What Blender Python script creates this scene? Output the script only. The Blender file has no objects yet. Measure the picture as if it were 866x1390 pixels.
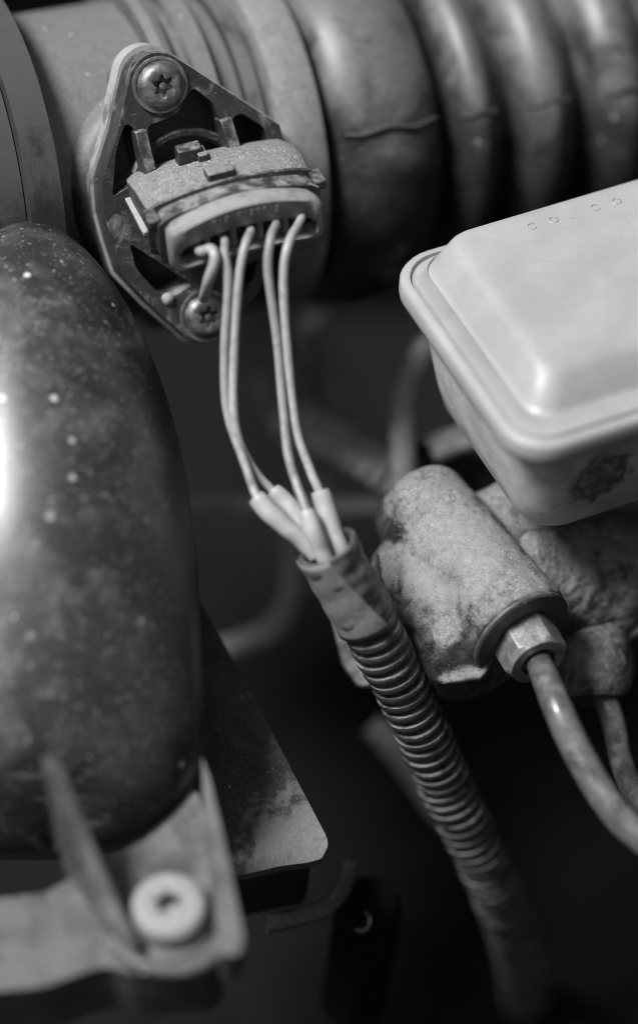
import bpy, bmesh, math, random
from mathutils import Vector, Matrix, noise as mnoise
random.seed(7)
R_ = math.radians
SC = bpy.context.scene
COL = SC.collection

# ------------------------------------------------------------------ camera
# "bay frame": x right, y up in the picture, z towards the viewer, millimetres,
# origin on the focal plane.  World = z up, the camera looks 45 degrees down.
PITCH = R_(45)
C0 = Vector((0, 0, 0.90))
RX = Vector((1, 0, 0))
FW = Vector((0, math.cos(PITCH), -math.sin(PITCH)))
UPV = Vector((0, math.sin(PITCH), math.cos(PITCH)))
ZC = -FW
D = 600.0                     # mm from lens to focal plane
KPX = 200.0 / 1390.0          # mm per photo pixel on the focal plane
MM = 0.001
def W(v):
    return C0 + (RX * v[0] + UPV * v[1] + ZC * v[2]) * MM
def P(px, py, d=0.0):
    k = KPX * (D - d) / D
    return Vector(((px - 433) * k, -(py - 695) * k, d))
def cam_dir(w):               # world direction -> bay frame
    w = Vector(w)
    return Vector((w.dot(RX), w.dot(UPV), w.dot(ZC)))
VUP = cam_dir((0, 0, 1))
def on_plane(px, py, O, n):
    a = Vector((0, 0, D)); b = P(px, py, 0) - a
    t = (O - a).dot(n) / b.dot(n)
    return a + b * t
def px_mm(d=0.0):
    return KPX * (D - d) / D

cam_d = bpy.data.cameras.new('camera')
cam = bpy.data.objects.new('camera', cam_d); COL.objects.link(cam)
cam.location = W((0, 0, D))
cam.rotation_euler = (math.pi / 2 - PITCH, 0, 0)
cam_d.sensor_fit = 'VERTICAL'; cam_d.sensor_height = 36; cam_d.sensor_width = 36
cam_d.lens = 36 * D / 200.0
cam_d.clip_start = 0.01; cam_d.clip_end = 50
cam_d.dof.use_dof = True
cam_d.dof.focus_distance = 0.594
cam_d.dof.aperture_fstop = 3.6
SC.camera = cam

# ------------------------------------------------------------------ light
SUN_DIR = Vector((-0.48, 0.52, 0.70)).normalized()     # bay frame, towards the sun
SUNW = (RX * SUN_DIR.x + UPV * SUN_DIR.y + ZC * SUN_DIR.z).normalized()
elev = math.asin(SUNW.z); azim = math.atan2(SUNW.x, SUNW.y)
wd = bpy.data.worlds.new('World'); SC.world = wd; wd.use_nodes = True
nt = wd.node_tree; nt.nodes.clear()
sky = nt.nodes.new('ShaderNodeTexSky'); sky.sky_type = 'NISHITA'; sky.sun_disc = False
sky.sun_elevation = elev; sky.sun_rotation = azim; sky.dust_density = 4.0
bw = nt.nodes.new('ShaderNodeRGBToBW')
bg = nt.nodes.new('ShaderNodeBackground'); bg.inputs['Strength'].default_value = 0.05
wo = nt.nodes.new('ShaderNodeOutputWorld')
nt.links.new(sky.outputs[0], bw.inputs[0]); nt.links.new(bw.outputs[0], bg.inputs[0]); nt.links.new(bg.outputs[0], wo.inputs[0])
sd = bpy.data.lights.new('sun', 'SUN'); sd.energy = 4.6; sd.angle = R_(18); sd.color = (1, 1, 1)
so = bpy.data.objects.new('sun', sd); COL.objects.link(so)
so.location = C0 + SUNW * 2
so.rotation_euler = (-SUNW).to_track_quat('-Z', 'Y').to_euler()
SC.cycles.filter_width = 0.9
SC.view_settings.view_transform = 'Standard'; SC.view_settings.look = 'None'
SC.view_settings.gamma = 1.0; SC.view_settings.exposure = 0.25

# ------------------------------------------------------------------ materials
def mat(name, base, rough=0.5, dust=0.0, dcol=0.3, dscale=0.10, up=0.5, speck=0.0, scol=0.5, sscale=1.3,
        bump=0.2, bscale=1.5, metal=0.0, var=0.35, vscale=0.06, stain=None, coat=0.0, scratch=0.0, bdist=0.3, trans=0.0, spec=0.5, grain=0.15, gscale=1.8, speck2=1.0, sin=0.35, drough=0.9, rvar=0.1, crough=0.15):
    m = bpy.data.materials.new(name); m.use_nodes = True
    t = m.node_tree; N = t.nodes; L = t.links; N.clear()
    out = N.new('ShaderNodeOutputMaterial'); bs = N.new('ShaderNodeBsdfPrincipled'); L.new(bs.outputs[0], out.inputs[0])
    tc = N.new('ShaderNodeTexCoord'); mp = N.new('ShaderNodeMapping'); mp.inputs['Scale'].default_value = (1000,) * 3
    L.new(tc.outputs['Object'], mp.inputs[0])
    def noi(scale, detail=6, rough_=0.6, dist=0.0):
        n = N.new('ShaderNodeTexNoise'); n.inputs['Scale'].default_value = scale; n.inputs['Detail'].default_value = detail
        n.inputs['Roughness'].default_value = rough_; n.inputs['Distortion'].default_value = dist
        L.new(mp.outputs[0], n.inputs['Vector']); return n.outputs['Fac']
    def mth(op, a, b=None, c=None, clamp=False):
        n = N.new('ShaderNodeMath'); n.operation = op; n.use_clamp = clamp
        for i, v in enumerate((a, b, c)):
            if v is None: continue
            if isinstance(v, (int, float)): n.inputs[i].default_value = v
            else: L.new(v, n.inputs[i])
        return n.outputs[0]
    def ramp(v, lo, hi):
        n = N.new('ShaderNodeMapRange'); n.interpolation_type = 'SMOOTHSTEP'
        n.inputs['From Min'].default_value = lo; n.inputs['From Max'].default_value = hi
        L.new(v, n.inputs['Value']); return n.outputs['Result']
    def mix(f, a, b):
        n = N.new('ShaderNodeMix'); n.data_type = 'FLOAT'
        if isinstance(f, (int, float)): n.inputs[0].default_value = f
        else: L.new(f, n.inputs[0])
        for i, v in ((2, a), (3, b)):
            if isinstance(v, (int, float)): n.inputs[i].default_value = v
            else: L.new(v, n.inputs[i])
        return n.outputs[0]
    # tonal variation of the surface itself
    v1 = noi(vscale, 5, 0.6, 0.6)
    col = mix(ramp(v1, 0.3, 0.7), base * (1 - var), base * (1 + var))
    rgh = mix(ramp(noi(vscale * 2.3, 4), 0.35, 0.65), max(0.05, rough - rvar), min(1, rough + rvar))
    if dust > 0:
        ge = N.new('ShaderNodeNewGeometry'); sx = N.new('ShaderNodeSeparateXYZ'); L.new(ge.outputs['Normal'], sx.inputs[0])
        upf = ramp(sx.outputs['Z'], -0.2, 0.95)
        dn = noi(dscale, 9, 0.68, 0.4)
        d = mth('ADD', dn, mth('MULTIPLY', mth('SUBTRACT', upf, 0.5), up))
        dm = ramp(d, 0.72 - dust * 0.5, 1.0 - dust * 0.5)
        fine = mth('ADD', 0.55, mth('MULTIPLY', noi(sscale * 1.7, 3, 0.7), 0.9))
        dm = mth('MULTIPLY', dm, fine, clamp=True)
        col = mix(dm, col, dcol)
        rgh = mix(dm, rgh, drough)
    if scratch > 0:
        mp2 = N.new('ShaderNodeMapping'); mp2.inputs['Scale'].default_value = (0.05, 0.9, 0.9); mp2.inputs['Rotation'].default_value = (0.3, 0.5, 0.9)
        L.new(mp.outputs[0], mp2.inputs[0])
        sn = N.new('ShaderNodeTexNoise'); sn.inputs['Scale'].default_value = 1.2; sn.inputs['Detail'].default_value = 3
        L.new(mp2.outputs[0], sn.inputs['Vector'])
        col = mix(mth('MULTIPLY', ramp(sn.outputs['Fac'], 0.66, 0.72), scratch), col, scol)
    if speck > 0:
        vo = N.new('ShaderNodeTexVoronoi'); vo.inputs['Scale'].default_value = sscale * 0.55; L.new(mp.outputs[0], vo.inputs['Vector'])
        cs = N.new('ShaderNodeSeparateColor'); L.new(vo.outputs['Color'], cs.inputs[0])
        sp = ramp(mth('DIVIDE', vo.outputs['Distance'], mth('ADD', 0.03, mth('MULTIPLY', mth('POWER', cs.outputs[2], 2.0), 0.30))), 1.0, 0.6)
        gate = mth('GREATER_THAN', cs.outputs[0], 1.0 - speck * 0.45)
        sp = mth('MULTIPLY', mth('MULTIPLY', sp, gate), cs.outputs[1])
        sp2 = ramp(noi(sscale * 2.2, 2, 0.5), 0.64, 0.70)
        sp = mth('MAXIMUM', sp, mth('MULTIPLY', sp2, min(1, speck * speck2)))
        col = mix(sp, col, scol)
    if grain > 0:
        patch = ramp(noi(0.25, 4, 0.6, 0.5), 0.35, 0.65)
        g1_ = noi(gscale * 0.35, 10, 0.85)
        wn_ = N.new('ShaderNodeTexVoronoi'); wn_.inputs['Scale'].default_value = gscale * 2.0; L.new(mp.outputs[0], wn_.inputs['Vector'])
        wc_ = N.new('ShaderNodeSeparateColor'); L.new(wn_.outputs['Color'], wc_.inputs[0])
        gsum = mth('ADD', mth('MULTIPLY', ramp(g1_, 0.3, 0.7), 0.65), mth('MULTIPLY', wc_.outputs[0], 0.35))
        gamp = mth('MULTIPLY', mth('ADD', 0.45, mth('MULTIPLY', patch, 0.75)), grain)
        gn = mth('ADD', 1.0, mth('MULTIPLY', mth('SUBTRACT', mth('MULTIPLY', gsum, 2.0), 1.0), gamp))
        col = mth('MULTIPLY', col, gn)
    if stain:
        (sx_, sy_, sz_), rad, sc_, amt = stain
        vm = N.new('ShaderNodeVectorMath'); vm.operation = 'DISTANCE'; L.new(mp.outputs[0], vm.inputs[0]); vm.inputs[1].default_value = (sx_, sy_, sz_)
        dd = mth('ADD', vm.outputs['Value'], mth('MULTIPLY', mth('SUBTRACT', noi(0.35, 6), 0.5), rad * 1.3))
        inner = ramp(noi(0.55, 4, 0.6, 1.0), 0.50, 0.62)
        sm = mth('MULTIPLY', ramp(dd, rad, rad * 0.75), mix(inner, amt, amt * sin))
        col = mix(sm, col, sc_)
    L.new(col, bs.inputs['Base Color']); L.new(rgh, bs.inputs['Roughness'])
    bs.inputs['Metallic'].default_value = metal; bs.inputs['Specular IOR Level'].default_value = spec
    if trans > 0:
        bs.inputs['Subsurface Weight'].default_value = trans; bs.inputs['Subsurface Radius'].default_value = (1, 1, 1); bs.inputs['Subsurface Scale'].default_value = 0.003
    if coat > 0:
        bs.inputs['Coat Weight'].default_value = coat; bs.inputs['Coat Roughness'].default_value = crough
    if bump > 0:
        b = N.new('ShaderNodeBump'); b.inputs['Strength'].default_value = bump; b.inputs['Distance'].default_value = bdist * 0.001
        h = mth('ADD', noi(bscale, 5, 0.65), mth('MULTIPLY', noi(bscale * 0.2, 3), 1.5))
        L.new(h, b.inputs['Height']); L.new(b.outputs[0], bs.inputs['Normal'])
    return m

M = {}
M['bay'] = mat('bay_shade_black', 0.004, 0.9, dust=0.3, dcol=0.007, dscale=0.02, spec=0.15)  # near-black colour stands in for the shade of an open bonnet
M['hose'] = mat('hose_rubber', 0.03, 0.32, drough=0.45, grain=0.2, gscale=0.5, dust=0.52, dcol=0.125, dscale=0.055, up=0.45, bump=0.15, bscale=0.35, var=0.4, speck=0.2, scol=0.3, sscale=0.7, scratch=0.12)
M['pipe'] = mat('pipe_plastic', 0.06, 0.36, drough=0.55, grain=0.3, gscale=1.2, dust=0.68, dcol=0.16, dscale=0.08, up=0.5, bump=0.12, speck=0.3, scol=0.4, sscale=1.0)
M['collar'] = mat('collar_rubber', 0.03, 0.42, dust=0.5, dcol=0.06, dscale=0.07, bump=0.15, bscale=0.6)
M['clamp'] = mat('clamp_metal', 0.26, 0.40, grain=0.4, gscale=0.8, dust=0.55, dcol=0.24, dscale=0.10, metal=0.25, bump=0.3, bscale=0.7)
M['sensor'] = mat('sensor_plastic', 0.034, 0.40, grain=0.4, dust=0.38, dcol=0.26, dscale=0.22, up=0.30, speck=0.35, scol=0.35, sscale=2.6, bump=0.22, bscale=3, scratch=0.25)
M['sensor_edge'] = mat('sensor_gasket', 0.12, 0.5, dust=0.8, dcol=0.34, dscale=0.2, up=0.4, bump=0.15, bscale=2)
M['dusty'] = mat('dusty_plastic', 0.045, 0.5, grain=0.75, gscale=2.2, dust=0.72, dcol=0.20, dscale=0.35, up=0.75, speck=0.5, scol=0.48, sscale=3.5, bump=0.5, bscale=3.0)
M['boot'] = mat('boot_rubber', 0.15, 0.5, dust=0.6, dcol=0.27, dscale=0.25, up=0.3, bump=0.2, bscale=1.5)
M['hole'] = mat('hole_shade_rubber', 0.02, 0.6, bump=0.1)  # dark rubber colour also carries the shade of the recess pockets
M['screw'] = mat('screw_steel', 0.26, 0.48, dust=0.35, dcol=0.17, dscale=0.35, up=0.1, metal=0.75, bump=0.3, bscale=1.2, speck=0.3, scol=0.6, sscale=2.5, var=0.5, vscale=0.3)
M['wire'] = mat('wire_insulation', 0.42, 0.38, dust=0.35, dcol=0.36, dscale=0.3, up=0.1, bump=0.12, bscale=1.5, var=0.12)
M['sleeve'] = mat('heat_shrink', 0.40, 0.5, dust=0.45, dcol=0.25, dscale=0.25, up=0.0, bump=0.25, bscale=0.8, var=0.12)
M['tape'] = mat('cloth_tape', 0.07, 0.42, dust=0.45, dcol=0.16, dscale=0.25, up=0.0, bump=0.3, bscale=0.6, var=0.35, vscale=0.2)
M['tapeend'] = mat('tape_back', 0.19, 0.5, dust=0.4, dcol=0.14, dscale=0.3, up=0.0, bump=0.3, bscale=0.6, var=0.2, vscale=0.2)
M['conduit'] = mat('conduit_plastic', 0.03, 0.30, dust=0.42, dcol=0.17, dscale=0.3, up=0.3, speck=0.45, scol=0.35, sscale=2.4, bump=0.25, bscale=2.0)
M['lid'] = mat('lid_plastic', 0.32, 0.42, grain=0.06, scratch=0.12, dust=0.35, dcol=0.27, dscale=0.12, up=0.0, speck=0.035, scol=0.12, sscale=0.8, bump=0.06, bscale=1.5, var=0.08, trans=0.15)
M['cast'] = mat('cast_metal', 0.09, 0.48, grain=0.6, gscale=2.0, dust=0.62, dcol=0.24, dscale=0.16, up=0.35, speck=0.55, scol=0.5, sscale=2.6, bump=0.7, bscale=1.4, metal=0.15, var=0.6, vscale=0.12, bdist=0.6)
M['nut'] = mat('nut_zinc', 0.30, 0.38, grain=0.3, dust=0.55, dcol=0.22, dscale=0.35, up=0.0, metal=0.6, bump=0.3, bscale=1, var=0.3, vscale=0.2)
M['brake'] = mat('pipe_coating', 0.09, 0.30, dust=0.36, dcol=0.20, dscale=0.25, up=0.2, speck=0.25, scol=0.45, sscale=1.8, bump=0.2, bscale=1, var=0.45, vscale=0.15)
M['cover'] = mat('cover_plastic', 0.020, 0.40, spec=0.8, coat=0.7, crough=0.38, rvar=0.03, grain=0.35, gscale=0.6, speck2=0.4, drough=0.5, dust=0.44, dcol=0.085, dscale=0.12, up=0.15, speck=0.6, scol=0.85, sscale=0.55, bump=0.06, bscale=0.5, var=0.5, vscale=0.05, scratch=0.12)
M['coverlite'] = mat('cover_flange', 0.07, 0.42, grain=0.3, dust=0.5, dcol=0.125, dscale=0.10, up=0.2, speck=0.3, scol=0.6, sscale=0.7, bump=0.15, bscale=1)
M['coverscrew'] = mat('cover_screw', 0.22, 0.4, dust=0.4, dcol=0.3, dscale=0.2, bump=0.1, metal=0.15)
M['box'] = mat('box_steel', 0.022, 0.5, grain=0.7, gscale=1.0, dust=0.28, dcol=0.10, dscale=0.08, up=0.2, speck=0.6, scol=0.4, sscale=1.8, bump=0.35, bscale=1.2, var=0.5, stain=((11.4, -10.0, -10.0), 21, 0.17, 0.85), sin=0.75)  # dark base carries the shade over the upper end; pale patch is dust
M['bgdark'] = mat('background_rubber', 0.020, 0.5, dust=0.3, dcol=0.04, dscale=0.08)
M['bggrey'] = mat('background_plastic', 0.38, 0.5, dust=0.4, dcol=0.36, dscale=0.08)
M['bglight'] = mat('background_light_hose', 0.78, 0.5, dust=0.4, dcol=0.25, dscale=0.08)

# ------------------------------------------------------------------ builders (bay frame in, world out)
def thing(name, base, label, cat, group=None):
    o = bpy.data.objects.new(name, None); COL.objects.link(o)
    o.empty_display_size = 0.01
    o.location = W(base); o['label'] = label; o['category'] = cat
    if group: o['group'] = group
    return o
def wloc(o):
    l = o.location.copy()
    while o.parent: o = o.parent; l += o.location
    return l
def obj(name, geo, m, parent=None, smooth=40, bevel=0, bseg=2, mods=None, label=None):
    vs, fs = geo
    wv = [W(v) for v in vs]
    c = sum(wv, Vector()) / len(wv)
    me = bpy.data.meshes.new(name)
    me.from_pydata([v - c for v in wv], [], fs)
    bm = bmesh.new(); bm.from_mesh(me)
    bmesh.ops.remove_doubles(bm, verts=bm.verts, dist=1e-6)
    bmesh.ops.recalc_face_normals(bm, faces=bm.faces); bm.to_mesh(me); bm.free()
    for p in me.polygons: p.use_smooth = True
    me.set_sharp_from_angle(angle=R_(smooth))
    me.materials.append(M[m])
    o = bpy.data.objects.new(name, me); COL.objects.link(o)
    if parent: o.parent = parent; o.location = c - wloc(parent)
    else: o.location = c
    if bevel:
        b = o.modifiers.new('bevel', 'BEVEL'); b.width = bevel * MM; b.segments = bseg; b.limit_method = 'ANGLE'; b.angle_limit = R_(35)
        b.harden_normals = False
    if mods: mods(o)
    if label: o['label'] = label
    return o
def join(*gs):
    V, F = [], []
    for v, f in gs:
        k = len(V); V += list(v); F += [tuple(i + k for i in q) for q in f]
    return V, F
def frame(axis, ref=(0, 1, 0)):
    a = Vector(axis).normalized(); r = Vector(ref)
    if abs(a.dot(r.normalized())) > 0.98: r = Vector((1, 0, 0))
    x = (r - a * r.dot(a)).normalized()
    return x, a.cross(x).normalized(), a
def lathe(O, axis, prof, n=48, ref=(0, 1, 0), closed=False, wob=None):
    x, y, a = frame(axis, ref); V, F = [], []
    for (s, r) in prof:
        for i in range(n):
            t = 2 * math.pi * i / n
            rr = r + (wob(s, t) if wob else 0)
            V.append(O + a * s + (x * math.cos(t) + y * math.sin(t)) * rr)
    k = len(prof)
    for j in range(k if closed else k - 1):
        for i in range(n):
            q = (j + 1) % k
            F.append((j * n + i, j * n + (i + 1) % n, q * n + (i + 1) % n, q * n + i))
    if not closed:
        if prof[0][1] > 0.01: F.append(tuple(reversed(range(n))))
        if prof[-1][1] > 0.01: F.append(tuple((k - 1) * n + i for i in range(n)))
    return V, F
def spline(pts, step=1.0):
    pts = [Vector(p) for p in pts]; out = []
    Q = [pts[0] * 2 - pts[1]] + pts + [pts[-1] * 2 - pts[-2]]
    for i in range(1, len(Q) - 2):
        p0, p1, p2, p3 = Q[i - 1:i + 3]
        n = max(2, int((p2 - p1).length / step * 2))
        for k in range(n):
            t = k / n
            out.append(0.5 * ((2 * p1) + (p2 - p0) * t + (2 * p0 - 5 * p1 + 4 * p2 - p3) * t * t + (3 * p1 - p0 - 3 * p2 + p3) * t ** 3))
    out.append(pts[-1])
    # resample
    res = [out[0]]; acc = 0; prev = out[0]; i = 1
    while i < len(out):
        dd = (out[i] - prev).length
        if acc + dd >= step:
            prev = prev + (out[i] - prev) * ((step - acc) / dd); res.append(prev); acc = 0
        else: acc += dd; prev = out[i]; i += 1
    if (res[-1] - out[-1]).length > step * 0.2: res.append(out[-1])
    return res
def tube(pts, rad, n=16, step=1.0, cap=True, ell=None):
    c = spline(pts, step); V, F = [], []
    T = [(c[min(i + 1, len(c) - 1)] - c[max(i - 1, 0)]).normalized() for i in range(len(c))]
    x = frame(T[0])[0]; s = 0
    for i, p in enumerate(c):
        if i:
            s += (p - c[i - 1]).length
            x = T[i - 1].rotation_difference(T[i]) @ x
        y = T[i].cross(x)
        for k in range(n):
            t = 2 * math.pi * k / n
            r = rad(s, t) if callable(rad) else rad
            V.append(p + (x * math.cos(t) + y * math.sin(t)) * r)
    for i in range(len(c) - 1):
        for k in range(n):
            F.append((i * n + k, i * n + (k + 1) % n, (i + 1) * n + (k + 1) % n, (i + 1) * n + k))
    if cap:
        F.append(tuple(reversed(range(n)))); F.append(tuple((len(c) - 1) * n + k for k in range(n)))
    return V, F
def prism(outline, n, thick, holes=()):
    """flat plate: front outline (3-D points on one plane), extruded by -n*thick, with holes"""
    n = Vector(n).normalized(); bm = bmesh.new(); loops = []
    for lp in [outline] + list(holes):
        vs = [bm.verts.new(p) for p in lp]
        for i in range(len(vs)): bm.edges.new((vs[i], vs[(i + 1) % len(vs)]))
        loops.append(vs)
    bmesh.ops.triangle_fill(bm, use_beauty=True, edges=bm.edges[:], normal=n)
    bmesh.ops.dissolve_limit(bm, angle_limit=0.01, verts=bm.verts[:], edges=bm.edges[:]) if not holes else None
    front = bm.faces[:]
    r = bmesh.ops.extrude_face_region(bm, geom=front)
    bmesh.ops.translate(bm, verts=[e for e in r['geom'] if isinstance(e, bmesh.types.BMVert)], vec=-n * thick)
    bmesh.ops.recalc_face_normals(bm, faces=bm.faces[:])
    bm.verts.index_update()
    V = [v.co.copy() for v in bm.verts]; F = [tuple(v.index for v in f.verts) for f in bm.faces]
    bm.free(); return V, F
def box(O, ax, ay, az, sx, sy, sz):
    V = [O + ax * (i * sx / 2) + ay * (j * sy / 2) + az * (k * sz / 2) for k in (-1, 1) for j in (-1, 1) for i in (-1, 1)]
    return V, [(0, 2, 3, 1), (4, 5, 7, 6), (0, 1, 5, 4), (2, 6, 7, 3), (0, 4, 6, 2), (1, 3, 7, 5)]
def loft(rings, cap0=True, cap1=True):
    V, F = [], []; n = len(rings[0])
    for r in rings: V += r
    for j in range(len(rings) - 1):
        for i in range(n):
            F.append((j * n + i, j * n + (i + 1) % n, (j + 1) * n + (i + 1) % n, (j + 1) * n + i))
    if cap0: F.append(tuple(reversed(range(n))))
    if cap1: F.append(tuple((len(rings) - 1) * n + i for i in range(n)))
    return V, F
def arc2(cx, cy, r, a0, a1, n):
    return [(cx + r * math.cos(R_(a0 + (a1 - a0) * i / n)), cy + r * math.sin(R_(a0 + (a1 - a0) * i / n))) for i in range(n + 1)]
def rounded(poly, r, seg=4):
    """round the corners of a 3-D polygon"""
    out = []; n = len(poly)
    for i in range(n):
        a, b, c = poly[i - 1], poly[i], poly[(i + 1) % n]
        u = a - b; v = c - b; k = min(r, u.length * .45, v.length * .45)
        p = b + u.normalized() * k; q = b + v.normalized() * k
        for j in range(seg + 1):
            t = j / seg; out.append(p * (1 - t) ** 2 + b * 2 * t * (1 - t) + q * t * t)
    return out
def wn(p, s, amt):            # organic noise
    return mnoise.noise(Vector(p) * s) * amt
def remesh(vox, sm=6, dis=0.0, dscale=4.0):
    def f(o):
        r = o.modifiers.new('remesh', 'REMESH'); r.mode = 'VOXEL'; r.voxel_size = vox * MM; r.use_smooth_shade = True
        s = o.modifiers.new('smooth', 'SMOOTH'); s.iterations = sm; s.factor = 0.5
        if dis:
            tx = bpy.data.textures.new('lumps', 'CLOUDS'); tx.noise_scale = dscale * MM; tx.noise_depth = 3
            d = o.modifiers.new('lumps', 'DISPLACE'); d.texture = tx; d.strength = dis * MM; d.mid_level = 0.5; d.texture_coords = 'LOCAL'
    return f

# ------------------------------------------------------------------ setting: the dark bay around it
def structure(name, geo, m):
    o = obj(name, geo, m); o['kind'] = 'structure'; return o
H0 = -150.0   # bay floor, world mm below the focal point
def world_quad(pts):
    V = []
    for p in pts: V.append(cam_dir(Vector(p)))
    return V, [(0, 1, 2, 3)]
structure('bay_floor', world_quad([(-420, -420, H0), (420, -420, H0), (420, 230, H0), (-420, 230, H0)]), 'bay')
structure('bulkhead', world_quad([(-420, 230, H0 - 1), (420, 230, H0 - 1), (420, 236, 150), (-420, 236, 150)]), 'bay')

# ------------------------------------------------------------------ air intake: hose, pipe, collar on one axis
AX = Vector((0.925, 0.19, -0.33)).normalized()
A0 = P(450, 172, -56)                         # a point on the axis
def ax_at(px):                                # axis parameter where it crosses photo column px
    s = 0
    for _ in range(30):
        p = A0 + AX * s; k = KPX * (D - p.z) / D
        s += ((px - 433) * k - p.x) / AX.x
    return s
RT = 37.0
def ringpx(px): return ax_at(px)
# visible bulge of a ring sits ~12 mm right of its centre
def rs(px, r=RT): return ax_at(px) - r * 0.36
hose = thing('air_intake_hose', A0 + Vector((0, -RT, 0)), 'thick ribbed black rubber air hose running behind the white reservoir', 'hose')
prof = []
s0 = rs(452)
def rib(a, b, r0, r1, ex_=0.62):     # rounded rib between a and b
    n = 14; o = []
    for i in range(n + 1):
        t = i / n; o.append((a + (b - a) * t, r0 + (r1 - r0) * (math.sin(math.pi * t) ** ex_ if 0 < t < 1 else 0)))
    return o
prof += [(rs(352), 32.6), (rs(354), 34.0), (rs(372), 34.2), (rs(374), 33.2), (rs(440), 33.6)]
prof += rib(rs(446), rs(594), 31.0, 38.5, 0.5)
prof += rib(rs(606), rs(672), 28.5, 36.5)
prof += rib(rs(684), rs(772), 28.5, 36.8)
prof += rib(rs(784), rs(868), 31.0, 37.2)
prof += rib(rs(880), rs(970), 31.0, 37.2)
prof += rib(rs(982), rs(1080), 31.0, 37.0)
# inside wall so the hose is a real tube
outer = prof[:]
obj('ribbed_wall', lathe(A0, AX, outer, 96, wob=lambda s, t: 0.35 * math.sin(3 * t + s * 0.08)), 'hose', hose, smooth=60)
# mould seam: short raised lines across the ribs
xr, yr, ar = frame(AX)
def on_tube(s, ang, r): return A0 + AX * s + (xr * math.cos(ang) + yr * math.sin(ang)) * r
# angle of the seam as seen at (530,172)
def seam_angle(px, py, r):
    best = None
    for k in range(720):
        t = 2 * math.pi * k / 720
        for s in [ax_at(px) - 16 + j * 1.0 for j in range(30)]:
            p = on_tube(s, t, r)
            if (xr * math.cos(t) + yr * math.sin(t)).z < 0.1: continue
            kk = KPX * (D - p.z) / D; u = p.x / kk + 433; v = 695 - p.y / kk
            e = (u - px) ** 2 + (v - py) ** 2
            if best is None or e < best[0]: best = (e, t)
    return best[1]
SA = seam_angle(530, 175, 38.4)
for ra_, rb_, r0_, r1_, ex2, lo, hi in ((446, 594, 31.0, 38.5, 0.5, .12, .93), (606, 672, 28.5, 36.5, .62, .18, .86), (684, 772, 28.5, 36.8, .62, .18, .86), (784, 868, 31.0, 37.2, .62, .18, .86), (880, 970, 31.0, 37.2, .62, .18, .86)):
    pts = []
    for i in range(15):
        t = lo + (hi - lo) * i / 14
        pts.append(on_tube(rs(ra_) + (rs(rb_) - rs(ra_)) * t, SA + 0.012 * math.sin(i * .8), r0_ + (r1_ - r0_) * math.sin(math.pi * t) ** ex2 + 0.1))
    obj('mould_seam', tube(pts, 0.5, 8, 0.8), 'collar', hose)
# clamp band
band = [(rs(384), 33.0), (rs(384), 36.2), (rs(388), 36.6), (rs(430), 36.6), (rs(438), 36.2), (rs(438), 34.2)]
obj('clamp_band', lathe(A0, AX, band, 96), 'clamp', hose, smooth=35, label='wide pale metal clamp band on the hose end')

pipe = thing('air_flow_pipe', A0 + AX * rs(200) - Vector((0, 30, 0)), 'dusty grey plastic air pipe carrying the bolted sensor', 'air pipe')
pp = [(rs(-10), 32.5), (rs(250), 33.0), (rs(254), 35.8), (rs(266), 36.3), (rs(276), 35.8), (rs(281), 33.2), (rs(294), 33.2), (rs(298), 35.2), (rs(322), 35.4), (rs(326), 33.0), (rs(341), 32.2), (rs(400), 32.2)]
obj('pipe_wall', lathe(A0, AX, pp, 96), 'pipe', pipe, smooth=30)

collar = thing('air_box_collar', A0 + AX * rs(0) - Vector((0, 34, 0)), 'dark rubber collar gripping the end of the dusty air pipe', 'rubber collar')
cp = [(rs(-120), 40.5), (rs(28), 40.5)]
obj('sleeve', lathe(A0, AX, [(rs(-140), 38), (rs(-139), 39.3), (rs(46), 39.3), (rs(47), 38.2)], 96), 'collar', collar, smooth=30)
obj('end_band', lathe(A0, AX, [(rs(47.6), 33), (rs(47.6), 40.0), (rs(50), 40.8), (rs(92), 40.8), (rs(95), 40.0), (rs(95), 33)], 96), 'collar', collar, smooth=30)

# ------------------------------------------------------------------ air flow sensor
NF = Vector((0.34, -0.22, 0.91)).normalized()
OF = P(250, 272, 0)
def F_(x, y, off=0.0): return on_plane(x, y, OF, NF) + NF * off
sens = thing('air_flow_sensor', OF - NF * 12, 'black plastic sensor bolted on the air pipe by two torx screws', 'sensor')
def ell_on(cx, cy, r_px, a0, a1, n):           # circle on the flange plane, radius in px
    c = F_(cx, cy); x, y, a = frame(NF)
    r = r_px * px_mm()
    # orient angles by picture: x axis right, y axis up
    ex = (Vector((1, 0, 0)) - NF * NF.x).normalized(); ey = NF.cross(ex)
    return [c + ex * (r * math.cos(R_(a0 + (a1 - a0) * i / n))) + ey * (r * math.sin(R_(a0 + (a1 - a0) * i / n))) for i in range(n + 1)]
out_f = ell_on(216, 114, 42, 55, 170, 12) + [F_(160, 180), F_(139, 246), F_(142, 292), F_(152, 330), F_(166, 374), F_(205, 415)] \
    + ell_on(279, 427, 41, 215, 345, 12) + [F_(352, 396), F_(385, 300), F_(390, 214), F_(380, 170)]
h1 = [F_(170, 168), F_(181, 172), F_(196, 236), F_(172, 256), F_(153, 268), F_(158, 205)]
h2 = [F_(201, 170), F_(215, 166), F_(243, 153), F_(262, 118), F_(290, 140), F_(300, 165), F_(305, 215), F_(312, 300), F_(230, 300), F_(210, 236)]
h3 = [F_(315, 160), F_(328, 153), F_(360, 174), F_(365, 196), F_(352, 215), F_(325, 220)]
h4 = [F_(176, 330), F_(240, 372), F_(262, 385), F_(238, 402), F_(215, 398), F_(186, 366)]
h5 = [F_(318, 372), F_(352, 350), F_(342, 385), F_(325, 402)]
holes = [rounded(h, 1.2) for h in (h1, h2, h3, h4, h5)]
obj('flange', prism(out_f, NF, 6.2, holes), 'sensor', sens, smooth=30, bevel=0.35)
def shift(pts, v): return [p + v for p in pts]
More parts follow.
